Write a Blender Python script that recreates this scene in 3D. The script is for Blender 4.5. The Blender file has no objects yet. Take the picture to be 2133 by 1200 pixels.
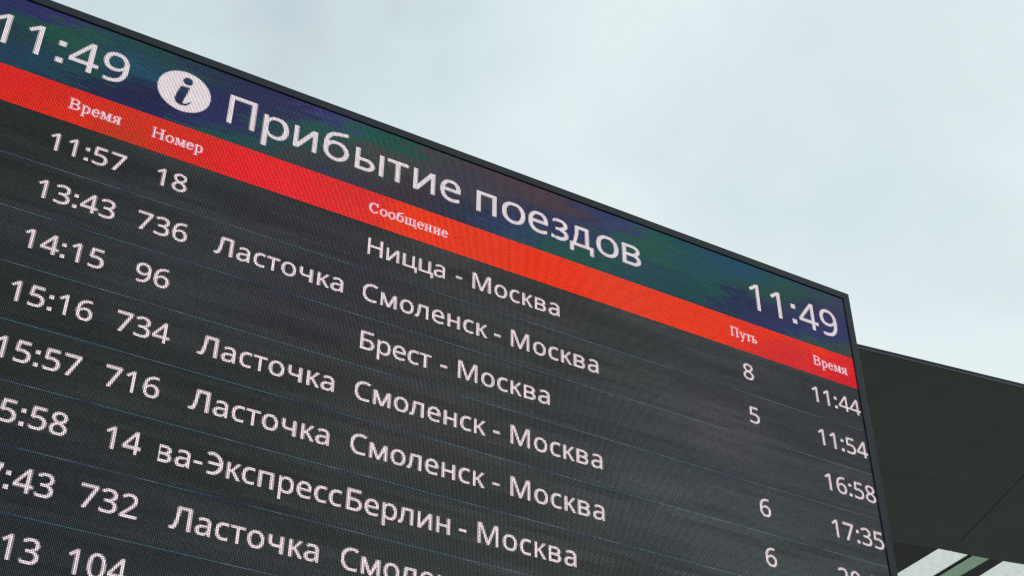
import bpy, math, random
import numpy as np
from mathutils import Matrix, Vector

SC = bpy.context.scene
COL = SC.collection
P = 0.01                    # LED pitch in metres
ZT = 9.452                  # height of the top row of LEDs

# ------------------------------------------------------------------ camera
cam = bpy.data.cameras.new('camera')
cam.sensor_width = 36.0
cam.lens = 50.79
cam.clip_start = 0.1
cam.clip_end = 2000
cam_ob = bpy.data.objects.new('camera', cam)
COL.objects.link(cam_ob)
right = Vector((0.87768025, -0.47924349, 0.00174639))
up = Vector((-0.2929128, -0.53354537, 0.79343017))
fwd = Vector((0.37931447, 0.69688953, 0.60865879))
m = Matrix.Identity(4)
for i in range(3):
    m[i][0], m[i][1], m[i][2] = right[i], up[i], -fwd[i]
m.translation = Vector((-7.5821354, -7.706999, 1.6))
cam_ob.matrix_world = m
SC.camera = cam_ob

# ------------------------------------------------------------------ world: overcast sky
SUN_EL, SUN_AZ = math.radians(36), math.radians(76)     # azimuth from +Y towards +X
world = bpy.data.worlds.new('World')
SC.world = world
world.use_nodes = True
nt = world.node_tree
N, Lk = nt.nodes, nt.links
N.clear()
wout = N.new('ShaderNodeOutputWorld')
bg = N.new('ShaderNodeBackground'); bg.inputs['Strength'].default_value = 0.1
sky = N.new('ShaderNodeTexSky'); sky.sky_type = 'NISHITA'; sky.sun_disc = False
sky.sun_elevation = SUN_EL; sky.sun_rotation = SUN_AZ
tc = N.new('ShaderNodeTexCoord')
def noise(scale, detail, rough, dist):
    n = N.new('ShaderNodeTexNoise'); n.inputs['Scale'].default_value = scale
    n.inputs['Detail'].default_value = detail; n.inputs['Roughness'].default_value = rough
    n.inputs['Distortion'].default_value = dist
    return n
mp = N.new('ShaderNodeMapping'); mp.inputs['Scale'].default_value = (1, 1, 1.7)
mp.inputs['Location'].default_value = (4.1, 2.3, 7.7)
Lk.new(tc.outputs['Generated'], mp.inputs[0])
n1 = noise(2.5, 5, 0.5, 0.5); Lk.new(mp.outputs[0], n1.inputs['Vector'])
n2 = noise(7.0, 4, 0.5, 0.2); Lk.new(mp.outputs[0], n2.inputs['Vector'])
sunv = N.new('ShaderNodeVectorMath'); sunv.operation = 'DOT_PRODUCT'
Lk.new(tc.outputs['Generated'], sunv.inputs[0])
sunv.inputs[1].default_value = (math.sin(SUN_AZ)*math.cos(SUN_EL), math.cos(SUN_AZ)*math.cos(SUN_EL), math.sin(SUN_EL))
def mth(op, a, b=None, c=None):
    n = N.new('ShaderNodeMath'); n.operation = op
    for i, v in enumerate((a, b, c)):
        if v is None: continue
        if isinstance(v, (int, float)): n.inputs[i].default_value = v
        else: Lk.new(v, n.inputs[i])
    return n.outputs[0]
# thickness of the cloud: broad noise, a little fine noise, thinner towards the sun
t = mth('MULTIPLY_ADD', n1.outputs['Fac'], 1.45, -0.43)
t = mth('MULTIPLY_ADD', n2.outputs['Fac'], 0.34, t)
t = mth('MULTIPLY_ADD', sunv.outputs['Value'], 1.15, mth('SUBTRACT', t, 0.85))
ramp = N.new('ShaderNodeValToRGB')
cr = ramp.color_ramp
cr.elements[0].position = 0.28; cr.elements[0].color = (0.560, 0.650, 0.705, 1)
cr.elements[1].position = 0.72; cr.elements[1].color = (0.790, 0.880, 0.900, 1)
e = cr.elements.new(0.50); e.color = (0.675, 0.790, 0.805, 1)
Lk.new(t, ramp.inputs[0])
sc10 = N.new('ShaderNodeVectorMath'); sc10.operation = 'SCALE'; sc10.inputs['Scale'].default_value = 10.0
Lk.new(ramp.outputs[0], sc10.inputs[0])
mixw = N.new('ShaderNodeMix'); mixw.data_type = 'RGBA'; mixw.inputs['Factor'].default_value = 0.96
Lk.new(sky.outputs[0], mixw.inputs[6]); Lk.new(sc10.outputs[0], mixw.inputs[7])
Lk.new(mixw.outputs[2], bg.inputs[0]); Lk.new(bg.outputs[0], wout.inputs[0])

sun = bpy.data.lights.new('sun', 'SUN')
sun.energy = 0.5; sun.angle = math.radians(25); sun.color = (1.0, 0.96, 0.9)
sun_ob = bpy.data.objects.new('sun', sun)
sun_ob.rotation_euler = Vector(sunv.inputs[1].default_value).to_track_quat('Z', 'Y').to_euler()
sun_ob.location = (20, 20, 30)
COL.objects.link(sun_ob)

SC.render.engine = 'CYCLES'
SC.cycles.filter_width = 1.42
SC.view_settings.view_transform = 'Standard'
SC.view_settings.look = 'None'
SC.view_settings.exposure = 0.0
SC.view_settings.gamma = 1.0
SC.view_settings.use_curve_mapping = False

# ------------------------------------------------------------------ helpers
def s2l(c):
    return tuple(((v/255)/12.92 if v/255 <= 0.04045 else ((v/255+0.055)/1.055)**2.4) for v in c)

def link(name, me, mat, parent=None, label=None):
    o = bpy.data.objects.new(name, me)
    COL.objects.link(o)
    if mat and not me.materials: me.materials.append(mat)
    if parent: o.parent = parent
    if label: o['label'] = label
    return o

def mesh(name, vs, fs):
    me = bpy.data.meshes.new(name); me.from_pydata(vs, [], fs); me.update()
    return me

def prism(name, poly, a, b, axis='z'):
    """polygon extruded from a to b along an axis; poly in the other two coordinates"""
    n = len(poly)
    area = sum(poly[i][0]*poly[(i+1) % n][1]-poly[(i+1) % n][0]*poly[i][1] for i in range(n))
    if (area < 0) != (axis == 'y'): poly = poly[::-1]
    def pt(p, h):
        return (p[0], p[1], h) if axis == 'z' else ((p[0], h, p[1]) if axis == 'y' else (h, p[0], p[1]))
    lo, hi = min(a, b), max(a, b)
    vs = [pt(p, lo) for p in poly]+[pt(p, hi) for p in poly]
    fs = [tuple(range(n))[::-1], tuple(range(n, 2*n))]
    fs += [(i, (i+1) % n, n+(i+1) % n, n+i) for i in range(n)]
    return mesh(name, vs, fs)

def box(name, x0, x1, y0, y1, z0, z1):
    return prism(name, [(x0, y0), (x1, y0), (x1, y1), (x0, y1)], z0, z1)

def bevel(o, w, seg=2):
    md = o.modifiers.new('bevel', 'BEVEL'); md.width = w; md.segments = seg; md.limit_method = 'ANGLE'
    return o

def principled(name, col, rough=0.6, metal=0.0, var=0.0, vscale=3.0, bump=0.0, bscale=40.0, spec=0.5):
    mt = bpy.data.materials.new(name); mt.use_nodes = True
    t_ = mt.node_tree; n = t_.nodes; l = t_.links
    b = n['Principled BSDF']
    b.inputs['Base Color'].default_value = (*col, 1); b.inputs['Roughness'].default_value = rough
    b.inputs['Metallic'].default_value = metal; b.inputs['Specular IOR Level'].default_value = spec
    g = n.new('ShaderNodeNewGeometry')
    if var:
        nz = n.new('ShaderNodeTexNoise'); nz.inputs['Scale'].default_value = vscale; nz.inputs['Detail'].default_value = 6
        l.new(g.outputs['Position'], nz.inputs['Vector'])
        mr = n.new('ShaderNodeMapRange'); mr.inputs['From Min'].default_value = 0.3; mr.inputs['From Max'].default_value = 0.7
        mr.inputs['To Min'].default_value = 1-var; mr.inputs['To Max'].default_value = 1+var
        l.new(nz.outputs['Fac'], mr.inputs['Value'])
        vm = n.new('ShaderNodeVectorMath'); vm.operation = 'SCALE'; vm.inputs[0].default_value = col
        l.new(mr.outputs[0], vm.inputs['Scale']); l.new(vm.outputs[0], b.inputs['Base Color'])
    if bump:
        nb = n.new('ShaderNodeTexNoise'); nb.inputs['Scale'].default_value = bscale; nb.inputs['Detail'].default_value = 4
        l.new(g.outputs['Position'], nb.inputs['Vector'])
        bp = n.new('ShaderNodeBump'); bp.inputs['Strength'].default_value = bump; bp.inputs['Distance'].default_value = 0.01
        l.new(nb.outputs['Fac'], bp.inputs['Height']); l.new(bp.outputs[0], b.inputs['Normal'])
    return mt

def led_material(name, k, lo, jitter):
    """black LED mask with round diodes; the colour each diode shows is stored per face in 'led'"""
    gx = (np.arange(200)+.5)/200-.5
    G = np.exp(-k*(gx[:, None]**2+gx[None, :]**2)).mean()
    mt = bpy.data.materials.new(name); mt.use_nodes = True
    t_ = mt.node_tree; n = t_.nodes; l = t_.links
    b = n['Principled BSDF']
    b.inputs['Base Color'].default_value = (0.006, 0.006, 0.007, 1); b.inputs['Roughness'].default_value = 0.75
    b.inputs['Specular IOR Level'].default_value = 0.05
    def M(op, a, c=None, d=None):
        q = n.new('ShaderNodeMath'); q.operation = op
        for i, v in enumerate((a, c, d)):
            if v is None: continue
            if isinstance(v, (int, float)): q.inputs[i].default_value = v
            else: l.new(v, q.inputs[i])
        return q.outputs[0]
    g = n.new('ShaderNodeNewGeometry'); sp = n.new('ShaderNodeSeparateXYZ'); l.new(g.outputs['Position'], sp.inputs[0])
    u = M('DIVIDE', sp.outputs['X'], P); v = M('DIVIDE', M('SUBTRACT', sp.outputs['Z'], ZT), P)
    du = M('SUBTRACT', M('FRACT', M('ADD', u, 4096.0)), 0.5); dv = M('SUBTRACT', M('FRACT', M('ADD', v, 4096.0)), 0.5)
    r2 = M('ADD', M('MULTIPLY', du, du), M('MULTIPLY', dv, dv))
    gs = M('POWER', math.e, M('MULTIPLY', r2, -k))
    pat = M('MULTIPLY_ADD', gs, (1-lo)/G, lo)
    cb = n.new('ShaderNodeCombineXYZ'); l.new(M('FLOOR', u), cb.inputs[0]); l.new(M('FLOOR', v), cb.inputs[1])
    wn = n.new('ShaderNodeTexWhiteNoise'); wn.noise_dimensions = '3D'; l.new(cb.outputs[0], wn.inputs['Vector'])
    pat = M('MULTIPLY', pat, M('MULTIPLY_ADD', wn.outputs['Value'], 2*jitter, 1-jitter))
    at = n.new('ShaderNodeVertexColor'); at.layer_name = 'led'
    l.new(at.outputs['Color'], b.inputs['Emission Color']); l.new(pat, b.inputs['Emission Strength'])
    return mt

M_BODY = led_material('led_face_dim', 12.0, 0.06, 0.18)
M_BAND = led_material('led_face_colour', 11.0, 0.06, 0.14)
M_LIT = led_material('led_face_bright', 8.0, 0.12, 0.10)
M_FRAME = principled('anthracite_powder_coat', (0.017, 0.020, 0.028), 0.5, 0.0, 0.10, 5.0, 0.15, 220.0)
M_GAP = principled('matt_black_backing', (0.006, 0.006, 0.007), 0.8)
M_CAB = principled('dark_cabinet_paint', (0.05, 0.055, 0.06), 0.5, 0, 0.08)
M_POST = principled('galvanised_post_paint', (0.10, 0.105, 0.11), 0.45, 0.4, 0.08)
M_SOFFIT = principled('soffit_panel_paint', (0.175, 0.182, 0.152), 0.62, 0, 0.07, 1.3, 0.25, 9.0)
M_SOFFIT2 = principled('darker_soffit_tone', (0.110, 0.114, 0.100), 0.62, 0, 0.07, 1.3, 0.25, 9.0)  # darker tone of the soffit material
M_FASCIA = principled('fascia_metal', (0.075, 0.080, 0.095), 0.4, 0.0, 0.1, 4.0)
M_TRIM = principled('black_trim', (0.02, 0.022, 0.026), 0.5)
M_GROUND = principled('paving', (0.19, 0.185, 0.175), 0.9, 0, 0.15, 0.6, 0.4, 30.0)

# ------------------------------------------------------------------ ground
gr = mesh('ground', [(-300, -300, 0), (300, -300, 0), (300, 300, 0), (-300, 300, 0)], [(0, 1, 2, 3)])
o = link('ground', gr, M_GROUND); o['kind'] = 'structure'

# ------------------------------------------------------------------ station canopy behind the board
can = bpy.data.objects.new('station_canopy', None); COL.objects.link(can)
can.location = (8.0, 6.0, 0)
can['label'] = 'dark green-grey station canopy with frosted rooflights, behind the right edge of the arrivals board'
can['category'] = 'canopy'
bpy.context.view_layer.update()
CI = can.matrix_world.inverted() if False else Matrix.Translation((-8.0, -6.0, 0))
HS = 11.6
def cpart(name, me, mat, label=None):
    me.transform(CI)
    return link(name, me, mat, can, label)
def lerp(a, b, t): return (a[0]+(b[0]-a[0])*t, a[1]+(b[1]-a[1])*t)
def cross(p, q, r, s):
    d1 = (q[0]-p[0], q[1]-p[1]); d2 = (s[0]-r[0], s[1]-r[1])
    den = d1[0]*d2[1]-d1[1]*d2[0]
    t = ((r[0]-p[0])*d2[1]-(r[1]-p[1])*d2[0])/den
    return (p[0]+d1[0]*t, p[1]+d1[1]*t)
E1, E2 = (2.866, 2.802), (5.254, 2.484)
S1, S2 = (5.004, 4.948), (6.790, 4.460)
D0, D2 = (6.798, 4.065), (7.462, 6.240)
W0, W1, W2, W4 = (6.528, 6.450), (7.252, 6.277), (7.821, 6.210), (7.260, 7.209)
EL, ER = lerp(E1, E2, -2.6), lerp(E1, E2, 4.2)          # front edge of the roof
G_ = 0.007                                              # half a joint
dD = (D2[0]-D0[0], D2[1]-D0[1]); nD = math.hypot(*dD); nx, ny = dD[1]/nD*G_, -dD[0]/nD*G_
Dt = cross(D0, D2, EL, ER)                              # the joint meets the front edge
SL = lerp(S1, S2, -3.6); SD = cross(S1, S2, D0, D2)
WL = lerp(W0, W1, -8.0); WD = cross(W1, W2, D0, D2)
H1, H2 = (8.383, 6.115), (8.736, 6.048)
HR = lerp(H1, H2, 16)
def off(p, s): return (p[0]+nx*s, p[1]+ny*s)
sj = 0.0025
cpart('soffit_panel', prism('soffit_panel', [EL, off(Dt, -1), (off(SD, -1)[0], off(SD, -1)[1]-sj), (SL[0], SL[1]-sj)], HS, HS+0.04), M_SOFFIT)
cpart('soffit_panel', prism('soffit_panel', [(SL[0], SL[1]+sj), (off(SD, -1)[0], off(SD, -1)[1]+sj), off(WD, -1), W1, WL], HS, HS+0.04), M_SOFFIT)
cpart('soffit_panel', prism('soffit_panel', [off(Dt, 1), ER, HR, H1, (8.198, 6.154), W2, off(WD, 1)], HS, HS+0.04), M_SOFFIT)
YF = 13.0
def down(p, q, y=YF): t = (y-p[1])/(q[1]-p[1]); return (p[0]+(q[0]-p[0])*t, y)
cpart('soffit_panel_dark', prism('soffit_panel_dark', [(WL[0], WL[1]+0.006), (W1[0]-.0, W1[1]+0.006), down(W1, W4), (WL[0], YF)], HS, HS+0.04), M_SOFFIT2,
      'darker soffit panel left of the rooflight')
l2, l1 = W2, (7.843, 6.981)
g1, g2, g3, g4 = (7.888, 6.200), (8.198, 6.154), (8.211, 6.779), (7.888, 6.956)
h3 = (8.417, 6.665)
# dark bar between the two rooflights
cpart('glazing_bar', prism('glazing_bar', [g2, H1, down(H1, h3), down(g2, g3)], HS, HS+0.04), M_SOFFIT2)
cpart('soffit_panel_dark', prism('soffit_panel_dark', [lerp(H1, H2, 4.2), HR, (HR[0], YF), down(lerp(H1, H2, 4.2), (lerp(H1, H2, 4.2)[0]+.06, 7.0))], HS, HS+0.04), M_SOFFIT2)

def glass_mat(name, col, mot):
    mt = bpy.data.materials.new(name); mt.use_nodes = True
    t_ = mt.node_tree; n = t_.nodes; l = t_.links; n.clear()
    out = n.new('ShaderNodeOutputMaterial'); tr = n.new('ShaderNodeBsdfTranslucent'); gl = n.new('ShaderNodeBsdfGlossy')
    gl.inputs['Roughness'].default_value = 0.2; mx = n.new('ShaderNodeMixShader'); mx.inputs[0].default_value = 0.04
    g = n.new('ShaderNodeNewGeometry')
    nz = n.new('ShaderNodeTexNoise'); nz.inputs['Scale'].default_value = 14; nz.inputs['Detail'].default_value = 8; nz.inputs['Roughness'].default_value = 0.7
    nz.inputs['Distortion'].default_value = 1.2
    l.new(g.outputs['Position'], nz.inputs['Vector'])
    mr = n.new('ShaderNodeMapRange'); mr.inputs['From Min'].default_value = 0.35; mr.inputs['From Max'].default_value = 0.6
    mr.inputs['To Min'].default_value = 1-mot; mr.inputs['To Max'].default_value = 1.0
    l.new(nz.outputs['Fac'], mr.inputs['Value'])
    vm = n.new('ShaderNodeVectorMath'); vm.operation = 'SCALE'; vm.inputs[0].default_value = col
    l.new(mr.outputs[0], vm.inputs['Scale']); l.new(vm.outputs[0], tr.inputs['Color'])
    l.new(tr.outputs[0], mx.inputs[1]); l.new(gl.outputs[0], mx.inputs[2]); l.new(mx.outputs[0], out.inputs[0])
    return mt
M_GLASS = glass_mat('frosted_rooflight_glass', (1.0, 1.0, 0.95), 0.12)
M_GLASS2 = glass_mat('green_glass_edge_strip', (0.52, 0.60, 0.50), 0.10)
HG = HS+0.02
cpart('rooflight_pane', prism('rooflight_pane', [W1, (W2[0]-.012, W2[1]), (down(l2, l1)[0]-.012, YF), down(W1, W4)], HG+.002, HG+.004), M_GLASS,
      'bright frosted rooflight pane, dirty')
cpart('rooflight_pane', prism('rooflight_pane', [(g1[0]-.012, g1[1]), g2, down(g2, g3), (down(g1, g4)[0]-.012, YF)], HG+.012, HG+.014), M_GLASS2,
      'darker green glass strip beside the rooflight')
cpart('rooflight_pane', prism('rooflight_pane', [H1, lerp(H1, H2, 4.2), down(lerp(H1, H2, 4.2), (lerp(H1, H2, 4.2)[0]+.06, 7.0)), down(H1, h3)], HG+.002, HG+.004), M_GLASS,
      'second frosted rooflight pane at the right')
# twin thin glazing profiles between pane and strip
def thin(p, q, x0, x1, z0, z1, mat, name):
    a, b = p, down(p, q)
    cpart(name, prism(name, [(a[0]+x0, a[1]+.004), (a[0]+x1, a[1]+.004), (b[0]+x1, b[1]), (b[0]+x0, b[1])], z0, z1), mat)
thin(l2, l1, -.016, -.010, HS, HS+.03, M_TRIM, 'glazing_profile')
thin(l2, l1, .006, .030, HS-.004, HS+.035, M_TRIM, 'glazing_profile')
thin(l2, l1, -.010, .006, HG-.002, HG, M_GLASS, 'rooflight_pane')

# small fixings on the underside of the soffit
for fx, fy in ((4.62, 3.42), (5.62, 3.30), (4.05, 4.05), (6.05, 5.20), (7.6, 4.3)):
    cpart('fixing', prism('fixing', [(fx+.007*math.cos(a), fy+.007*math.sin(a)) for a in [i*math.pi/4 for i in range(8)]], HS-.006, HS+.002), M_TRIM)

# fascia and its cap along the front edge
dE = (ER[0]-EL[0], ER[1]-EL[1]); nE = math.hypot(*dE); ex, ey = dE[1]/nE, -dE[0]/nE
def strip(name, off0, off1, z0, z1, mat):
    return cpart(name, prism(name, [(EL[0]+ex*off1, EL[1]+ey*off1), (ER[0]+ex*off1, ER[1]+ey*off1), (ER[0]+ex*off0, ER[1]+ey*off0), (EL[0]+ex*off0, EL[1]+ey*off0)], z0, z1), mat)
strip('fascia', 0.0, 0.02, HS, HS+0.034, M_FASCIA)
strip('fascia_cap', 0.0, 0.024, HS+0.034, HS+0.060, M_TRIM)
# roof deck above the front panels, and two columns (hidden from here by the board)
cpart('roof_deck', prism('roof_deck', [(EL[0], EL[1]+.5), (ER[0], ER[1]+.5), (HR[0], HR[1]-.5), (WL[0], WL[1]-.5)], HS+0.045, HS+0.16), M_CAB)
for x in (-2.5, 14.0):
    cpart('column', box('column', x-.18, x+.18, 4.5, 4.86, 0, HS), M_SOFFIT2)

# ------------------------------------------------------------------ the arrivals board
brd = bpy.data.objects.new('arrivals_board', None); COL.objects.link(brd)
NW, NH = 1024, 512
brd.location = (-NW*P/2, 0.15, 0)
brd['label'] = 'large LED train arrivals board with red column bar and dark anthracite frame, seen from below'
brd['category'] = 'display board'
BI = Matrix.Translation((NW*P/2, -0.15, 0))
def bpart(name, me, mat, parent=None, label=None):
    me.transform(BI)
    o = link(name, me, mat, parent or brd, label)
    return o
def X(u): return u*P
def Z(v): return ZT+v*P

# ---- emitted colours of the screen, with camera moire tints painted in
HDR = [(-741,-10,35,45,100),(-712,-4,50,45,110),(-734,-30,25,60,70),(-712,-19,25,75,70),(-678,-21,30,80,75),(-696,-16,30,80,70),(-661,-17,30,65,90),(-732,-54,25,60,90),(-712,-53,25,60,95),(-696,-50,25,70,75),(-671,-57,30,40,75),(-650,-22,30,75,110),(-634,-4,30,70,70),(-638,-50,30,35,75),(-609,-1,35,60,80),(-590,-2,35,50,80),(-624,-67,35,35,95),(-583,-33,40,40,95),(-564,-4,40,45,85),(-532,-9,45,45,90),(-494,-1,60,55,125),(-577,-50,40,45,100),(-572,-62,30,75,75),(-543,-49,35,70,80),(-507,-28,35,80,80),(-477,-9,30,85,80),(-440,-7,30,80,75),(-520,-58,60,60,62),(-482,-41,60,62,65),(-451,-28,70,68,70),(-411,-15,68,66,70),(-488,-64,55,55,75),(-430,-53,60,50,62),(-389,-21,65,60,80),(-368,-27,68,62,75),(-346,-7,75,60,70),(-315,-4,85,60,72),(-288,-9,75,58,75),(-384,-54,45,50,75),(-342,-51,45,60,110),(-324,-34,48,52,85),(-288,-35,45,52,100),(-265,-10,52,58,95),(-242,-11,55,62,115),(-311,-54,40,75,80),(-280,-56,30,80,75),(-233,-23,40,80,85),(-209,-24,35,85,75),(-210,-45,35,70,90),(-161,-26,30,75,95),(-109,-12,30,75,110),(-55,3,40,60,115),(-178,-53,30,70,80),(-147,-36,30,80,80),(-123,-43,35,45,85),(-95,-22,40,75,75),(-63,-10,40,80,75),(-30,-6,45,75,80),(-9,-6,60,65,100),(-88,-46,45,48,90),(-32,-20,50,50,90),(-70,-59,45,50,110),(-26,-50,50,52,115),(-8,-33,55,55,110),(-39,-64,45,75,90),(-12,-60,45,70,70),(-5,-63,75,70,75)]
RED = [(-718,-75,225,30,40),(-682,-90,225,40,35),(-701,-76,215,35,35),(-648,-92,200,50,40),(-617,-73,215,45,40),(-590,-84,220,35,45),(-561,-86,235,30,55),(-525,-84,235,35,60),(-468,-69,225,40,60),(-428,-76,240,55,35),(-367,-76,235,55,40),(-303,-89,240,50,30),(-236,-74,235,60,45),(-165,-73,240,55,35),(-90,-62,235,50,40),(-68,-84,215,40,60),(-39,-64,240,50,40),(-21,-78,225,35,55),(-8,-94,215,25,55)]
BODY = [(-707,-128,38,42,42),(-677,-274,38,42,42),(-651,-398,38,42,45),(-586,-162,48,50,52),(-566,-309,44,47,47),(-480,-164,50,50,54),(-401,-260,52,53,53),(-365,-166,52,54,54),(-239,-146,55,58,58),(-153,-186,70,70,74),(-202,-242,62,68,70),(-61,-203,58,62,64),(-119,-281,60,66,66),(-48,-122,52,54,56),(-10,-133,52,54,56),(-325,-107,56,56,58),(-326,-314,55,58,58)]
def field(pts, power=3.0, seed=0, streak=26, amp=1.0, wrow=1.0):
    A = np.array(pts, float); C = np.array([s2l(r[2:]) for r in pts])
    rng = np.random.RandomState(seed)
    J = rng.uniform(-1, 1, (64, 1200)); JL = rng.uniform(-1, 1, (600,))
    def f(u, v):
        u = np.asarray(u, float); v = np.asarray(v, float)
        row = np.clip((-v).astype(int), 0, 599)
        uu = u+JL[row]*streak*amp*.5+J[(row//2) % 64, np.clip((-u/9).astype(int), 0, 1199)]*streak*amp*.5
        d = np.sqrt(((uu[..., None]-A[:, 0])*0.85)**2+((v[..., None]-A[:, 1])*1.25)**2)+1.5
        w = d**-power
        c = (w[..., None]*C).sum(-2)/w.sum(-1)[..., None]
        return c
    return f
HDR = [(a, b, int(c*.72+16), int(d*.86+10), int(e*.72+17)) for a, b, c, d, e in HDR]
RED = [(a, b, int(c*.94), int(d*.75+16), int(e*.66+7)) for a, b, c, d, e in RED]
BODY = [(a, b, c+2, d+2, e+2) for a, b, c, d, e in BODY]
F_HDR = field(HDR, 6.0, 3, 30)
F_RED = field(RED, 4.0, 5, 18)
F_B0 = field(BODY, 2.2, 7, 10)
NZ = np.random.RandomState(21).uniform(-1, 1, (90, 40))
def F_BODY(u, v):
    # slow uneven brightness, in flat patches that follow the scan lines
    a = np.clip(-np.asarray(v, float)/7.0, 0, 88); b = np.clip(-np.asarray(u, float)/58.0+np.sin(np.floor(a)*2.7)*.8+1, 0, 38)
    i = a.astype(int); j = b.astype(int); fb = b-j; fb = fb*fb*(3-2*fb); fa = a-i
    q = (NZ[i, j]*(1-fb)+NZ[i, j+1]*fb)*(1-fa)+(NZ[i+1, j]*(1-fb)+NZ[i+1, j+1]*fb)*fa
    return F_B0(u, v)*(1+0.24*q)[..., None]
V_HDR, V_RED = -65, -97
ROW = 42
random.seed(4)

def paint(me, cols):
    at = me.color_attributes.new('led', 'FLOAT_COLOR', 'CORNER')
    n = len(me.polygons)
    tot = np.empty(n, int); me.polygons.foreach_get('loop_total', tot)
    c = np.ones((n, 4)); c[:, :3] = cols
    at.data.foreach_set('color', np.repeat(c, tot, axis=0).ravel().astype(np.float32))

def quads(name, rects, y, cols, mat, parent=None, label=None):
    """one flat mesh of rectangles (u0,v0,u1,v1) on the face of the screen, coloured per rectangle"""
    idx = {}; vs = []; fs = []
    def vid(a, b):
        k = (round(a, 3), round(b, 3))
        if k not in idx: idx[k] = len(vs); vs.append((X(a), y, Z(b)))
        return idx[k]
    for a, b, c, d in rects: fs.append((vid(a, b), vid(c, b), vid(c, d), vid(a, d)))
    me = mesh(name, vs, fs)
    paint(me, cols)
    return bpart(name, me, mat, parent, label)

def grid(u0, u1, v0, v1, du, dv, seam=True):
    rs = []
    us = sorted(set(list(range(u0, u1, du))+[u1]+[x for x in range(-NW, 1, 64) if u0 < x < u1]))
    vs = sorted(set(list(range(v0, v1, dv))+[v1]+[x for x in range(-NH, 1, 64) if v0 < x < v1]))
    g = 0.10
    for a, c in zip(us[:-1], us[1:]):
        for b, d in zip(vs[:-1], vs[1:]):
            aa = a+(g if a % 64 == 0 else 0); cc = c-(g if c % 64 == 0 else 0)
            bb = b+(g if b % 64 == 0 else 0); dd = d-(g if d % 64 == 0 else 0)
            rs.append((aa, bb, cc, dd))
    return rs
def centres(rs):
    r = np.array(rs); return (r[:, 0]+r[:, 2])/2, (r[:, 1]+r[:, 3])/2

# cabinet and black backing
bpart('cabinet', box('cabinet', X(-NW)-.06, X(0)+.06, 0.012, 0.28, Z(-NH)-.06, Z(0)+.06), M_CAB)
bpart('backing_plate', box('backing_plate', X(-NW)-.002, X(0)+.002, 0.006, 0.0115, Z(-NH)-.002, Z(0)+.002), M_GAP)
# LED modules, 64 x 64 diodes each
for i in range(16):
    for j in range(8):
        u0, v0 = -NW+64*i, -64*(j+1)
        rs = [(u0+a+(0.14 if a == 0 else 0), v0+b+(0.14 if b == 0 else 0), u0+a+8-(0.14 if a == 56 else 0), v0+b+4-(0.14 if b == 60 else 0))
              for a in range(0, 64, 8) for b in range(0, 64, 4)]
        quads('led_module', rs, 0.0, F_BODY(*centres(rs))*random.uniform(0.95, 1.05), M_BODY)
# header band and red bar
rs = grid(-NW, 0, V_HDR, 0, 3, 1)
hdr = quads('header_band', rs, -0.0015, F_HDR(*centres(rs)), M_BAND, None, 'header band across the top of the screen, blue and green moire painted in')
rs = grid(-NW, 0, V_RED, V_HDR, 4, 1)
redbar = quads('heading_bar', rs, -0.0015, F_RED(*centres(rs)), M_BAND, None, 'red bar with white column headings')
# thin lines between the rows
rng = np.random.RandomState(11)
for k in range(1, 10):
    v = V_RED-ROW*k-1
    if v < -NH: continue
    us = list(range(-NW, 0, 2))
    rs = [(a, v, a+2, v+1) for a in us]
    ctr = np.interp(us, np.linspace(-NW, 0, 30), rng.uniform(0, 1, 30))
    pal = np.array([s2l(c) for c in [(40, 44, 70), (44, 62, 118), (58, 110, 135), (60, 118, 110), (70, 104, 118), (112, 124, 132), (70, 90, 128), (60, 84, 96)]])
    idx = ctr*(len(pal)-1)
    col = np.stack([np.interp(idx, range(len(pal)), pal[:, c]) for c in range(3)], -1)
    cb_ = F_BODY(np.array(us, float)+1, np.full(len(us), float(v)))
    col = np.maximum(cb_*1.05, cb_*0.6+col*0.36)
    quads('row_line', rs, -0.0012, col, M_BODY)

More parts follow.
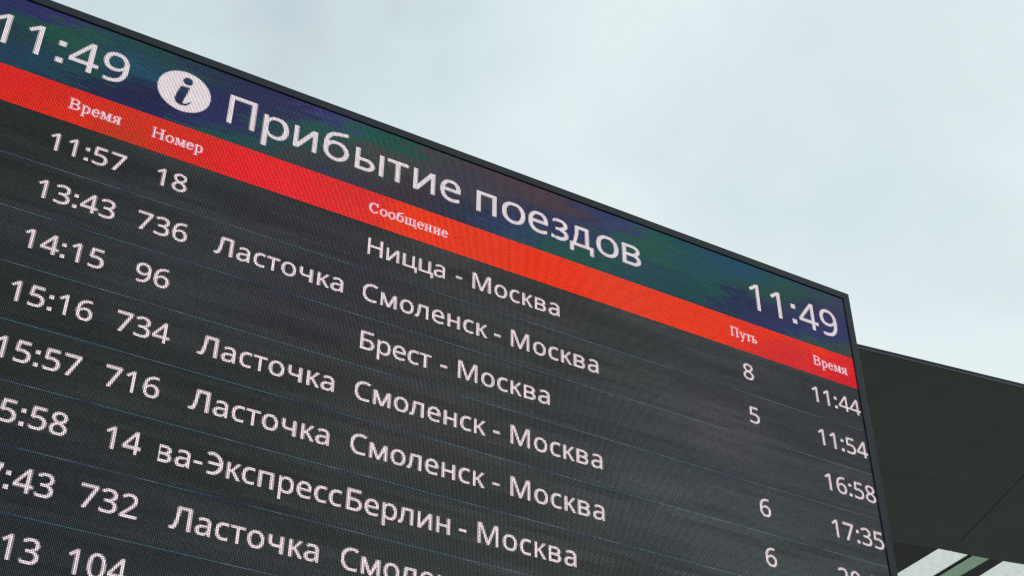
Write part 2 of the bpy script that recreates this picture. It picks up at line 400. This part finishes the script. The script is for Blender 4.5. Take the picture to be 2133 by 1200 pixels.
# ------------------------------------------------------------------ lettering
FONT = {
'0':(572,[[(285,-10),(211,1),(152,33),(106,87),(75,161),(55,251),(49,358),(52,432),(59,498),(72,556),(91,606),(116,648),(148,681),(186,706),(232,720),(285,725),(358,714),(418,682),(464,628),(497,556),(516,465),(523,358),(520,285),(512,219),(499,160),(480,110),(455,68),(423,34),(385,10),(339,-5)],[(285,65),(333,73),(371,97),(399,137),(419,194),(430,268),(434,358),(430,447),(419,520),(399,577),(371,618),(333,642),(285,650),(236,642),(198,618),(170,577),(152,520),(141,447),(137,358),(141,268),(152,195),(170,138),(198,97),(236,73)]]),
'1':(572,[[(269,0),(269,499),(270,568),(273,622),(244,595),(211,567),(135,505),(89,564),(282,714),(355,714),(355,0)]]),
'2':(572,[[(48,0),(48,73),(235,262),(326,358),(349,386),(367,413),(382,440),(393,468),(399,498),(401,529),(397,565),(385,595),(366,618),(340,635),(310,646),(275,649),(242,647),(211,641),(183,631),(157,617),(130,601),(103,581),(56,640),(85,662),(118,682),(152,699),(190,713),(231,721),(275,724),(337,718),(390,702),(433,673),(465,636),(485,589),(491,534),(488,497),(481,463),(468,429),(451,397),(429,365),(404,333),(375,300),(343,266),(308,231),(159,84),(159,80),(520,80),(520,0)]]),
'3':(572,[[(241,-10),(205,-9),(170,-6),(137,-1),(105,6),(75,16),(45,29),(45,111),(76,97),(108,86),(142,76),(176,70),(210,65),(242,64),(300,68),(346,81),(380,101),(404,130),(418,164),(423,205),(417,245),(400,278),(370,301),(331,318),(282,328),(223,331),(154,331),(154,406),(224,406),(278,410),(322,422),(357,443),(383,470),(398,503),(403,541),(399,573),(387,600),(368,621),(342,637),(310,647),(273,650),(236,648),(203,642),(174,633),(147,621),(120,606),(93,590),(49,650),(76,669),(108,686),(143,702),(183,714),(226,722),(272,724),(340,718),(396,702),(438,674),(469,638),(487,595),(493,547),(489,502),(475,464),(453,432),(423,407),(387,388),(345,376),(345,372),(397,362),(440,344),(473,318),(496,286),(510,247),(515,203),(512,163),(502,126),(486,92),(463,63),(433,37),(396,17),(352,2),(300,-7)]]),
'4':(572,[[(363,0),(363,162),(21,162),(21,237),(357,718),(448,718),(448,241),(552,241),(552,162),(448,162),(448,0)],[(107,241),(363,241),(363,466),(364,554),(368,624),(364,624),(344,583),(321,546)]]),
'5':(572,[[(248,-10),(212,-9),(178,-6),(144,0),(114,8),(87,17),(63,29),(63,112),(89,98),(118,87),(150,77),(184,71),(217,66),(249,65),(298,69),(341,82),(376,102),(403,132),(420,171),(425,219),(420,262),(406,298),(382,326),(348,347),(302,360),(246,364),(182,359),(124,349),(80,377),(107,714),(465,714),(465,634),(182,634),(165,427),(211,434),(275,438),(343,432),(402,414),(450,383),(486,341),(508,290),(515,228),(507,159),(484,101),(444,53),(391,18),(326,-3)]]),
'6':(572,[[(298,-10),(254,-6),(213,5),(175,24),(141,51),(112,85),(87,128),(69,179),(59,238),(55,305),(56,356),(61,407),(68,456),(80,505),(96,550),(117,591),(144,629),(177,661),(217,688),(264,708),(319,720),(382,724),(428,722),(444,720),(458,718),(470,715),(470,640),(429,649),(384,652),(341,649),(302,642),(269,629),(240,612),(216,591),(196,566),(180,538),(168,507),(158,474),(151,439),(146,402),(143,363),(149,363),(166,385),(188,405),(213,422),(243,436),(278,444),(318,447),(376,441),(426,422),(468,390),(500,348),(519,294),(525,230),(518,161),(498,102),(463,54),(418,18),(363,-3)],[(297,64),(336,68),(370,82),(399,104),(421,136),(434,178),(438,230),(434,272),(423,308),(403,338),(377,360),(342,374),(300,378),(270,376),(243,369),(218,358),(196,344),(178,328),(163,309),(153,289),(146,268),(144,247),(146,218),(152,190),(161,161),(174,135),(191,111),(212,91),(237,76),(265,67)]]),
'7':(572,[[(136,0),(429,634),(44,634),(44,714),(523,714),(523,646),(233,0)]]),
'8':(572,[[(288,-10),(217,-4),(158,12),(111,40),(77,79),(56,126),(49,182),(51,213),(58,242),(69,267),(85,290),(103,311),(124,329),(147,345),(172,360),(197,373),(164,394),(135,419),(108,445),(88,476),(76,513),(72,554),(75,589),(84,620),(100,646),(121,670),(146,689),(176,704),(209,715),(246,722),(285,724),(344,719),(395,704),(439,680),(472,646),(492,604),(499,553),(497,526),(491,501),(480,478),(467,457),(450,439),(431,421),(410,406),(387,391),(363,378),(391,363),(418,348),(443,330),(465,312),(485,291),(500,269),(512,244),(520,216),(522,185),(515,129),(494,82),(458,42),(411,13),(354,-4)],[(289,412),(322,428),(351,445),(376,465),(396,488),(408,517),(412,550),(408,581),(396,606),(377,626),(351,641),(320,650),(284,653),(249,650),(219,641),(193,626),(174,606),(162,581),(158,550),(160,527),(166,506),(175,488),(189,472),(204,458),(223,445)],[(286,60),(331,64),(368,75),(397,94),(419,120),(432,150),(436,184),(431,217),(418,246),(395,270),(365,293),(328,313),(286,331),(270,337),(229,317),(196,296),(169,272),(150,246),(139,216),(135,181),(139,148),(151,119),(172,94),(201,75),(239,64)]]),
'9':(572,[[(192,-10),(145,-7),(102,0),(102,75),(129,68),(158,63),(190,62),(234,65),(272,72),(305,85),(334,102),(358,123),(378,147),(394,175),(407,206),(417,239),(424,275),(429,312),(431,350),(425,350),(408,328),(387,309),(361,291),(331,278),(296,270),(255,267),(198,273),(148,292),(106,323),(75,366),(56,419),(50,483),(53,531),(63,574),(78,612),(100,645),(126,673),(158,695),(194,711),(234,721),(278,724),(322,720),(363,709),(401,689),(435,663),(464,628),(488,585),(506,535),(516,476),(520,409),(518,358),(514,307),(506,257),(495,209),(479,164),(457,122),(431,85),(397,53),(357,26),(310,6),(255,-6)],[(274,336),(305,338),(332,345),(357,355),(379,370),(397,386),(411,405),(422,425),(429,446),(431,467),(429,496),(423,524),(414,552),(401,578),(384,602),(363,622),(338,638),(310,647),(278,650),(239,645),(205,632),(176,609),(155,577),(141,535),(137,484),(141,441),(152,405),(170,375),(197,354),(231,340)]]),
'a':(561,[[(215,-10),(169,-6),(129,7),(94,28),(67,59),(51,99),(46,149),(53,198),(74,239),(109,272),(159,297),(223,313),(303,320),(394,323),(394,355),(391,395),(381,426),(365,448),(343,462),(316,471),(283,474),(255,473),(229,468),(203,461),(178,453),(155,443),(132,433),(105,499),(130,511),(157,522),(188,531),(220,539),(254,543),(288,545),(348,540),(396,526),(433,502),(459,468),(475,422),(480,365),(480,0),(416,0),(399,76),(395,76),(371,49),(347,28),(321,11),(293,-1),(257,-8)],[(235,61),(278,65),(315,78),(348,98),(373,128),(388,166),(393,214),(393,262),(314,259),(254,254),(208,243),(175,227),(154,206),(141,179),(137,148),(140,121),(149,99),(164,82),(185,70),(208,63)]]),
'c':(480,[[(300,-10),(254,-7),(212,3),(173,19),(139,42),(110,72),(86,109),(69,153),(58,205),(55,265),(59,327),(70,381),(88,426),(113,464),(142,494),(177,517),(217,533),(260,543),(306,546),(333,545),(359,542),(385,537),(409,531),(429,525),(447,517),(420,444),(364,461),(343,465),(323,468),(304,469),(216,446),(164,379),(146,266),(150,206),(163,157),(184,117),(214,89),(252,72),(299,66),(327,67),(353,70),(376,75),(398,81),(419,89),(438,97),(438,19),(419,10),(400,3),(378,-2),(355,-7),(329,-9)]]),
'e':(564,[[(313,-10),(264,-7),(219,4),(178,21),(142,45),(112,76),(87,113),(69,158),(59,208),(55,264),(58,320),(68,370),(84,415),(107,454),(134,486),(167,512),(205,531),(247,542),(292,546),(336,543),(375,533),(410,516),(441,493),(466,465),(486,431),(501,393),(510,351),(513,304),(513,251),(146,251),(152,195),(168,149),(192,112),(226,86),(268,70),(317,65),(350,66),(380,69),(407,74),(434,82),(461,91),(489,102),(489,25),(462,14),(435,5),(408,-1),(380,-6),(348,-9)],[(148,321),(421,321),(417,363),(407,400),(389,431),(365,455),(332,469),(291,474),(252,469),(219,456),(191,433),(170,403),(156,365)]]),
'p':(615,[[(85,-240),(85,536),(157,536),(169,463),(173,463),(191,485),(212,505),(236,522),(265,535),(300,543),(340,546),(402,538),(455,515),(499,477),(533,423),(553,354),(560,269),(553,185),(533,116),(499,61),(455,22),(401,-2),(339,-10),(300,-7),(266,0),(236,13),(211,30),(190,48),(173,68),(167,68),(171,25),(173,-20),(173,-240)],[(326,63),(357,66),(384,75),(406,90),(426,110),(441,135),(453,163),(462,196),(467,231),(469,270),(465,327),(453,376),(433,417),(406,448),(369,466),(324,472),(275,467),(236,452),(208,426),(190,390),(178,343),(173,286),(173,269),(177,208),(187,157),(205,116),(233,87),(273,69)]]),
'o':(605,[[(301,-10),(255,-6),(213,4),(174,22),(140,47),(111,79),(87,117),(69,162),(59,213),(55,269),(62,351),(85,419),(122,474),(172,514),(233,538),(304,546),(351,542),(394,532),(432,513),(467,489),(496,457),(519,419),(537,375),(547,325),(551,269),(543,187),(521,118),(483,63),(433,22),(372,-2)],[(303,63),(352,69),(392,88),(422,118),(443,160),(456,210),(460,269),(456,328),(443,377),(422,418),(392,448),(352,466),(302,472),(252,466),(213,448),(183,418),(162,377),(150,328),(146,269),(150,210),(163,160),(183,118),(213,88),(253,69)]]),
'B':(650,[[(97,0),(97,714),(301,714),(383,710),(451,696),(503,674),(542,642),(564,596),(572,537),(568,497),(556,463),(537,432),(510,408),(477,390),(436,379),(436,374),(465,368),(492,359),(517,348),(540,334),(559,316),(575,294),(587,268),(594,238),(596,203),(589,143),(566,93),(529,53),(480,24),(419,6),(348,0)],[(187,410),(319,410),(374,413),(416,423),(445,439),(464,462),(475,491),(479,527),(474,563),(461,591),(437,611),(404,626),(360,634),(305,637),(187,637)],[(187,76),(331,76),(388,80),(432,92),(463,113),(484,140),(496,173),(500,210),(496,245),(483,275),(461,300),(429,320),(383,331),(324,335),(187,335)]]),
'C':(632,[[(389,-10),(320,-5),(260,10),(207,35),(162,69),(126,112),(97,163),(77,222),(65,287),(61,358),(65,427),(79,491),(100,548),(131,599),(170,642),(217,677),(272,703),(334,719),(404,724),(476,719),(542,705),(601,682),(565,606),(542,616),(518,625),(491,633),(464,640),(434,644),(403,645),(332,636),(271,611),(222,568),(185,510),(163,440),(156,357),(163,274),(183,204),(217,146),(265,103),(327,78),(402,69),(433,70),(462,73),(491,77),(573,97),(573,19),(546,10),(519,3),(490,-3),(460,-7),(426,-9)]]),
'H':(741,[[(97,0),(97,714),(187,714),(187,412),(553,412),(553,714),(643,714),(643,0),(553,0),(553,333),(187,333),(187,0)]]),
'M':(907,[[(97,0),(97,714),(230,714),(450,129),(454,129),(678,714),(810,714),(810,0),(721,0),(721,439),(723,542),(728,625),(724,625),(486,0),(412,0),(177,626),(173,626),(178,542),(180,433),(180,0)]]),
}

def R_(x0, y0, x1, y1): return ('P', [(x0, y0), (x1, y0), (x1, y1), (x0, y1)])
def A_(cx, cy, rx, ry, a0, a1, tx, ty=None):
    """elliptical arc band, outer radii rx ry, thickness tx (sides) ty (top/bottom), degrees"""
    ty = ty or tx; n = 14
    o_ = [(cx+rx*math.cos(math.radians(a0+(a1-a0)*i/n)), cy+ry*math.sin(math.radians(a0+(a1-a0)*i/n))) for i in range(n+1)]
    i_ = [(cx+(rx-tx)*math.cos(math.radians(a0+(a1-a0)*i/n)), cy+(ry-ty)*math.sin(math.radians(a0+(a1-a0)*i/n))) for i in range(n+1)]
    return ('P', o_+i_[::-1])
XH, CH, T, H, TC, HC = 536, 714, 90, 74, 92, 82
C = {}
C[' '] = (260, [])
C['-'] = (322, [R_(40, 225, 282, 305)])
C[':'] = (268, [R_(72, 0, 192, 118), R_(72, 418, 192, 536)])
C['П'] = (733, [R_(98, 0, 98+TC, CH), R_(543, 0, 543+TC, CH), R_(98, CH-HC, 635, CH)])
C['Л'] = (700, [R_(515, 0, 607, CH), R_(205, CH-HC, 607, CH), ('P', [(205, CH), (292, CH-40), (268, 420), (238, 210), (198, 70), (150, 10), (95, -9), (40, -6), (8, 2), (8, 80), (50, 72), (95, 86), (128, 150), (160, 290), (188, 520)])])
C['Б'] = (640, [R_(98, 0, 190, CH), R_(98, CH-HC, 545, CH), R_(98, 0, 350, 78), R_(98, 345, 350, 423), A_(350, 211.5, 240, 211.5, -90, 90, 96, 78)])
C['Э'] = (640, [A_(250, 357, 342, 367, -112, 118, 98, 82), R_(150, 325, 540, 403)])
C['и'] = (643, [R_(86, 0, 170, XH), R_(473, 0, 557, XH), ('P', [(86, 0), (185, 0), (557, XH), (458, XH)])])
C['п'] = (626, [R_(86, 0, 176, XH), R_(450, 0, 540, XH), R_(86, XH-H, 540, XH)])
C['н'] = (630, [R_(86, 0, 176, XH), R_(454, 0, 544, XH), R_(86, 240, 544, 314)])
C['т'] = (466, [R_(188, 0, 278, XH), R_(20, XH-H, 446, XH)])
C['ц'] = (640, [R_(86, 0, 176, XH), R_(450, 0, 540, XH), R_(86, 0, 630, H), R_(544, -150, 630, H)])
C['м'] = (755, [R_(86, 0, 168, XH), R_(587, 0, 669, XH), ('P', [(86, XH), (196, XH), (418, 0), (336, 0)]), ('P', [(669, XH), (559, XH), (336, 0), (418, 0)])])
C['л'] = (590, [R_(414, 0, 504, XH), R_(135, XH-H, 504, XH), ('P', [(130, XH), (216, XH-30), (200, 300), (178, 140), (140, 40), (85, -8), (30, -8), (8, 0), (8, 72), (40, 66), (70, 90), (95, 180), (112, 330)])])
C['к'] = (505, [R_(86, 0, 176, XH), ('P', [(176, 240), (390, XH), (492, XH), (260, 280)]), ('P', [(205, 300), (400, 0), (508, 0), (270, 340)]), R_(150, 240, 230, 310)])
C['ч'] = (610, [R_(430, 0, 520, XH), A_(260, 330, 186, 144, 180, 270, 90, 74), R_(74, 325, 164, XH), R_(255, 186, 520, 260)])
C['в'] = (606, [R_(86, 0, 174, XH), R_(86, XH-72, 340, XH), R_(86, 0, 345, 72), R_(86, 244, 345, 308), A_(340, 399, 176, 137, -75, 90, 90, 72), A_(345, 154, 192, 154, -90, 90, 92, 72)])
C['ь'] = (590, [R_(86, 0, 176, XH), R_(86, 0, 330, 72), R_(86, 240, 330, 312), A_(330, 156, 200, 156, -90, 90, 92, 72)])
C['ы'] = (780, [R_(86, 0, 174, XH), R_(86, 0, 310, 72), R_(86, 240, 310, 312), A_(310, 156, 195, 156, -90, 90, 90, 72), R_(602, 0, 692, XH)])
C['б'] = (605, [A_(302, 245, 265, 255, -180, 180, 92, 76), ('P', [(37, 240), (45, 430), (90, 590), (180, 690), (300, 725), (520, 762), (530, 690), (330, 650), (215, 610), (150, 520), (128, 400), (128, 240)])])
C['д'] = (600, [R_(385, 0, 475, XH), R_(150, XH-H, 475, XH), R_(20, 0, 582, H), R_(20, -150, 102, H), R_(500, -150, 582, H), ('P', [(150, XH), (234, XH-20), (218, 300), (180, 140), (130, 40), (60, 40), (105, 130), (135, 300)])])
C['з'] = (490, [A_(215, 400, 205, 146, -80, 122, 90, 72), A_(215, 150, 220, 160, -122, 82, 92, 76), R_(130, 248, 260, 312), ('P', [(60, 470), (108, 535), (130, 530), (112, 450), (80, 440)]), ('P', [(28, 18), (28, 104), (100, 80), (100, 5)])])
LAT = {'а': 'a', 'с': 'c', 'е': 'e', 'р': 'p', 'о': 'o', 'В': 'B', 'С': 'C', 'Н': 'H', 'М': 'M'}

def glyph(ch):
    """(advance, [(even-odd group of polygons), ...]) in 1/1000 em"""
    c = LAT.get(ch, ch)
    if c in FONT: return FONT[c][0], [FONT[c][1]]
    a, pr = C[ch]
    return a, [[p[1]] for p in pr]

SS = 5
def raster(groups, u0, v0, u1, v1):
    """coverage of each diode cell in [u0,u1) x [v0,v1) by a union of even-odd polygon groups (LED coordinates)"""
    nu, nv = u1-u0, v1-v0
    x = u0+(np.arange(nu*SS)+.5)/SS; y = v0+(np.arange(nv*SS)+.5)/SS
    GX, GY = np.meshgrid(x, y)
    tot = np.zeros(GX.shape, bool)
    for grp in groups:
        ins = np.zeros(GX.shape, bool)
        for poly in grp:
            n = len(poly)
            for i in range(n):
                (x0, y0), (x1, y1) = poly[i], poly[(i+1) % n]
                if y0 == y1: continue
                c = (GY > min(y0, y1)) & (GY <= max(y0, y1))
                ins ^= c & (GX < (x1-x0)*(GY-y0)/(y1-y0)+x0)
        tot |= ins
    return tot.reshape(nv, SS, nu, SS).mean((1, 3))

def lettering(name, groups, white, bgf, parent, label, gain=1.2, clip=-9999):
    allp = [p for g in groups for poly in g for p in poly]
    u0 = math.floor(min(p[0] for p in allp))-1; u1 = math.ceil(max(p[0] for p in allp))+1
    v0 = math.floor(min(p[1] for p in allp))-1; v1 = math.ceil(max(p[1] for p in allp))+1
    u1 = min(u1, 0)
    cov = np.clip(raster(groups, u0, v0, u1, v1)*gain, 0, 1)
    cov[:, :max(0, clip-u0)] = 0
    jj, ii = np.nonzero(cov > 0.06)
    rs = [(u0+i, v0+j, u0+i+1, v0+j+1) for i, j in zip(ii, jj)]
    cu, cv = centres(rs)
    k = cov[jj, ii][:, None]
    col = bgf(cu, cv)*(1-k)+np.array(s2l(white))*k
    return quads(name, rs, -0.004, col, M_LIT, parent, label)

def place(ch, ou, ov, em, sx=1.0):
    adv, gs = glyph(ch)
    return [[[(ou+x*em*sx/1000, ov+y*em/1000) for x, y in poly] for poly in g] for g in gs]
def ink(ch):
    xs = [p[0] for g in glyph(ch)[1] for poly in g for p in poly]
    return min(xs), max(xs)
def line(text, ou, right_ink, ov, em):
    """groups of a word whose origin is ou and whose last glyph's ink ends at right_ink"""
    nat = sum(glyph(c)[0] for c in text[:-1])*em/1000
    last = ink(text[-1])[1]*em/1000
    s = 1.0 if right_ink is None or len(text) == 1 else (right_ink-ou-last)/nat
    out = []; u = ou
    for c in text:
        out += place(c, u, ov, em); u += glyph(c)[0]*em/1000*s
    return out

EM = 21.33
WHITE = (226, 209, 215)
def base(k): return -83.1-41.95*k
ROWS = [  # time, number, name, [words with origin and right ink], track, second time
    ('11:57', ('18', -619.9), None, [('Ницца', -460.9, -395.9), ('-', -387.9, None), ('Москва', -374.7, -297.4)], '8', '11:44'),
    ('13:43', ('736', -625.9), 'Ласточка', [('Смоленск', -461.4, -359.6), ('-', -354.7, None), ('Москва', -341.6, -263.7)], '5', '11:54'),
    ('14:15', ('96', -620.0), None, [('Брест', -460.9, -404.2), ('-', -397.7, None), ('Москва', -384.6, -307.4)], None, '16:58'),
    ('15:16', ('734', -625.9), 'Ласточка', [('Смоленск', -461.4, -359.9), ('-', -354.7, None), ('Москва', -341.6, -263.7)], '6', '17:35'),
    ('15:57', ('716', -625.9), 'Ласточка', [('Смоленск', -461.4, -360.0), ('-', -354.7, None), ('Москва', -341.6, -263.7)], '6', '20:05'),
    ('15:58', ('14', -618.9), 'ва-Экспресс', [('Берлин', -461.4, -385.5), ('-', -379.2, None), ('Москва', -366.4, -288.3)], None, None),
    ('17:43', ('732', -625.9), 'Ласточка', [('Смоленск', -461.4, -360.0), ('-', -354.7, None), ('Москва', -341.6, -263.7)], None, None),
    ('18:13', ('104', -625.9), None, [], None, None),
]
for k, (tm, num, nm, words, track, tm2) in enumerate(ROWS, 1):
    v = base(k)
    lettering('time_text', line(tm, -693.4, -640.2, v, EM), WHITE, F_BODY, brd, 'white time %s at the left of its row' % tm)
    lettering('number_text', line(num[0], num[1], None, v, EM), WHITE, F_BODY, brd, 'white train number %s' % num[0])
    if nm:
        if nm[0] == 'Л': g = line(nm, -570.6, -475.4, v, EM)
        else: g = line(nm, -587.2, -463.2, v, EM)
        lettering('name_text', g, WHITE, F_BODY, brd, 'white train name %s' % nm, clip=-584 if nm[0] == 'в' else -9999)
    if words:
        for w in words:
            lettering('route_dash' if w[0] == '-' else 'route_text', line(w[0], w[1], w[2], v, EM), WHITE, F_BODY, brd, 'white %s in the route column' % ('dash' if w[0] == '-' else 'word '+w[0]))
    if track:
        lettering('track_text', line(track, {'8': -123.9, '5': -122.9, '6': -123.2}[track], None, v, EM), WHITE, F_BODY, brd, 'white track number %s' % track)
    if tm2:
        lettering('time_text', line(tm2, -54.0, {'4': -1.2, '8': -0.8, '5': -0.6}[tm2[-1]] , v, EM), WHITE, F_BODY, brd, 'white time %s by the right edge' % tm2)

# header: clocks, title, information symbol
EH = 39.3; WH = (220, 209, 214)
def chars(seq, v, em):
    g = []
    for c, u in seq: g += place(c, u, v, em)
    return g
lettering('clock_text', chars([('1', -750.5), ('1', -728.0), (':', -705.2), ('4', -694.8), ('9', -672.4)], -47.0, EH), WH, F_HDR, hdr, 'white clock 11:49 at the left end')
lettering('clock_text', chars([('1', -109.9), ('1', -87.4), (':', -64.9), ('4', -54.6), ('9', -32.2)], -48.0, EH), WH, F_HDR, hdr, 'white clock 11:49 at the right end')
TITLE = [('П', -576.5, -555.6), ('р', -549.1, -529.2), ('и', -524.9, -506.3), ('б', -501.2, -480.2), ('ы', -474.8, -451.4), ('т', -448.2, -430.6),
         ('и', -425.9, -407.5), ('е', -402.6, -385.1), ('п', -370.9, -353.1), ('о', -348.1, -327.1), ('е', -324.0, -306.2), ('з', -303.0, -287.2),
         ('д', -285.5, -263.6), ('о', -260.5, -239.4), ('в', -235.3, -217.6)]
g = []
for c, a, b in TITLE:
    i0, i1 = ink(c); sx = (b-a)/((i1-i0)*EH/1000)
    g += place(c, a-i0*EH*sx/1000, -47.3, EH, sx)
    if a == -402.6: cut = len(g)
lettering('title_text', g[:cut], WH, F_HDR, hdr, 'white title word Прибытие')
lettering('title_text', g[cut:], WH, F_HDR, hdr, 'white title word поездов')
circ = [(-610.6+19.8*math.cos(a*math.pi/24), -32.6+19.2*math.sin(a*math.pi/24)) for a in range(48)]
dot = [(-609.2+3.9*math.cos(a*math.pi/8), -21.8+3.8*math.sin(a*math.pi/8)) for a in range(16)]
stem = [(-613.6, -27.6), (-606.8, -27.2), (-608.2, -34.0), (-610.4, -43.4), (-609.4, -44.6), (-606.8, -42.6), (-604.4, -39.4), (-604.8, -42.4), (-607.6, -45.8), (-611.4, -46.8), (-615.4, -45.4), (-617.0, -41.6), (-615.6, -34.0)]
lettering('information_symbol', [[circ, dot, stem]], WH, F_HDR, hdr, 'white disc with a serif letter i')

# serif column headings (drawn in diode units, cap height 9.6, x height 6.6)
S = {}
CHs, XHs, TS, TH = 9.6, 6.7, 1.25, 0.6
def sr(x0, y0, x1, y1): return R_(x0, y0, x1, y1)
def serif(x, y, w=3.2): return sr(x-w/2, y, x+w/2, y+TH)
def stem_(x, y0, y1, w=3.3): return [sr(x-TS/2, y0, x+TS/2, y1), serif(x, y0, w), serif(x, y1-TH, w)]
S['В'] = (9.0, stem_(2.1, 0, CHs)+[sr(2, CHs-.8, 5, CHs), sr(2, 4.6, 5, 5.4), sr(2, 0, 5, .8), A_(4.8, 7.2, 2.9, 2.4, -90, 90, 1.4, .8), A_(4.8, 2.7, 3.5, 2.7, -90, 90, 1.5, .8)])
S['Н'] = (10.2, stem_(2.1, 0, CHs)+stem_(7.9, 0, CHs)+[sr(2, 4.5, 8, 5.3)])
S['С'] = (9.3, [A_(4.9, 4.8, 4.3, 5.0, 40, 322, 1.6, .9), sr(7.4, 6.4, 8.3, 9.6)])
S['П'] = (10.0, stem_(2.1, 0, CHs)+stem_(7.7, 0, CHs)+[sr(1, CHs-.8, 8.9, CHs)])
S['р'] = (7.2, stem_(1.9, -3.2, XHs, 3.0)+[A_(3.5, 3.3, 3.1, 3.5, -130, 130, 1.4, .8)])
S['е'] = (6.2, [A_(3.2, 3.3, 2.9, 3.5, 10, 325, 1.4, .8), sr(.9, 3.3, 6.0, 4.1)])
S['о'] = (7.0, [A_(3.5, 3.3, 3.2, 3.5, -180, 180, 1.4, .8)])
S['м'] = (8.6, [sr(1.2, 0, 2.0, XHs), serif(1.6, 0, 2.6), serif(1.6, XHs-TH, 2.2), sr(6.2, 0, 7.7, XHs), serif(6.9, 0, 3.0), serif(6.9, XHs-TH, 2.6), ('P', [(1.4, XHs), (2.9, XHs), (4.9, .6), (3.9, .6)]), ('P', [(6.3, XHs), (7.0, XHs), (4.9, .6), (4.1, .6)])])
S['я'] = (6.6, [sr(4.2, 0, 5.6, XHs), serif(5.0, 0, 2.8), serif(4.9, XHs-TH, 3.0), sr(2.6, XHs-.8, 5, XHs), sr(2.6, 2.9, 5, 3.6), A_(2.9, 4.8, 2.1, 1.9, 90, 270, 1.3, .8), ('P', [(.2, 0), (1.8, 0), (3.9, 3.2), (2.6, 3.2)])])
S['б'] = (7.0, [A_(3.5, 3.2, 3.2, 3.4, -180, 180, 1.4, .8), ('P', [(.4, 3.2), (.9, 7.2), (3.0, 9.0), (6.0, 9.5), (6.1, 8.5), (3.4, 8.0), (2.0, 6.6), (1.7, 3.2)])])
S['щ'] = (11.0, stem_(1.8, 0, XHs, 2.8)+stem_(5.2, 0, XHs, 2.8)+stem_(8.6, 0, XHs, 2.8)+[sr(1, 0, 9.6, .8), sr(9.5, -2.0, 10.3, .8)])
S['н'] = (7.4, stem_(1.8, 0, XHs, 2.9)+stem_(5.6, 0, XHs, 2.9)+[sr(1.8, 3.1, 5.6, 3.9)])
S['и'] = (7.4, stem_(1.8, 0, XHs, 2.9)+stem_(5.6, 0, XHs, 2.9)+[('P', [(2.2, .8), (2.2, 2.0), (5.2, XHs-.8), (5.2, XHs-2.0)])])
S['у'] = (6.8, [('P', [(.6, XHs), (2.2, XHs), (4.1, 1.2), (3.3, .2)]), ('P', [(5.2, XHs), (6.1, XHs), (3.4, -2.0), (2.4, -3.0), (1.0, -3.2), (.8, -2.2), (2.2, -2.1), (3.0, -.6)]), serif(1.4, XHs-TH, 3.0), serif(5.6, XHs-TH, 2.4)])
S['т'] = (6.0, [sr(2.3, 0, 3.7, XHs), serif(3.0, 0, 3.2), sr(.4, XHs-.8, 5.6, XHs), sr(.4, 4.9, 1.1, XHs), sr(4.9, 4.9, 5.6, XHs)])
S['ь'] = (6.4, stem_(1.8, 0, XHs, 2.8)+[sr(1.8, 0, 3.6, .8), sr(1.8, 3.1, 3.6, 3.9), A_(3.5, 1.95, 2.4, 1.95, -90, 90, 1.4, .8)])
def heading(text, a, b, v):
    nat = sum(S[c][0] for c in text); s = (b-a)/nat; g = []; u = a
    for c in text:
        adv, pr = S[c]
        g += [[[(u+x*s, v+y) for x, y in p[1]]] for p in pr]; u += adv*s
    lettering('heading_text', g, (238, 212, 228), F_RED, redbar, 'white serif heading %s' % text, 1.0)
heading('Время', -686.3, -649.4, -84.4)
heading('Номер', -627.6, -589.4, -84.8)
heading('Сообщение', -461.0, -394.6, -85.3)
heading('Путь', -132.3, -104.4, -85.2)
heading('Время', -45.9, -8.9, -85.6)

# ------------------------------------------------------------------ frame, mitred at the corners
FW, FD = 0.070, 0.021
x0, x1, z0, z1 = X(-NW), X(0), Z(-NH), Z(0)
g = 0.0004
rails = [[(x0, z1), (x1, z1), (x1+FW-g, z1+FW), (x0-FW+g, z1+FW)],
         [(x1, z1-g), (x1, z0+g), (x1+FW, z0-FW+2*g), (x1+FW, z1+FW-2*g)],
         [(x1, z0), (x0, z0), (x0-FW+g, z0-FW), (x1+FW-g, z0-FW)],
         [(x0, z0+g), (x0, z1-g), (x0-FW, z1+FW-2*g), (x0-FW, z0-FW+2*g)]]
for r in rails:
    bevel(bpart('frame_rail', prism('frame_rail', r, -FD, 0.011, 'y'), M_FRAME), 0.002)
# posts down to the paving
for x in (X(-900), X(-124)):
    bpart('post', box('post', x-.15, x+.15, 0.02, 0.27, 0, Z(-NH)-.0605), M_POST)
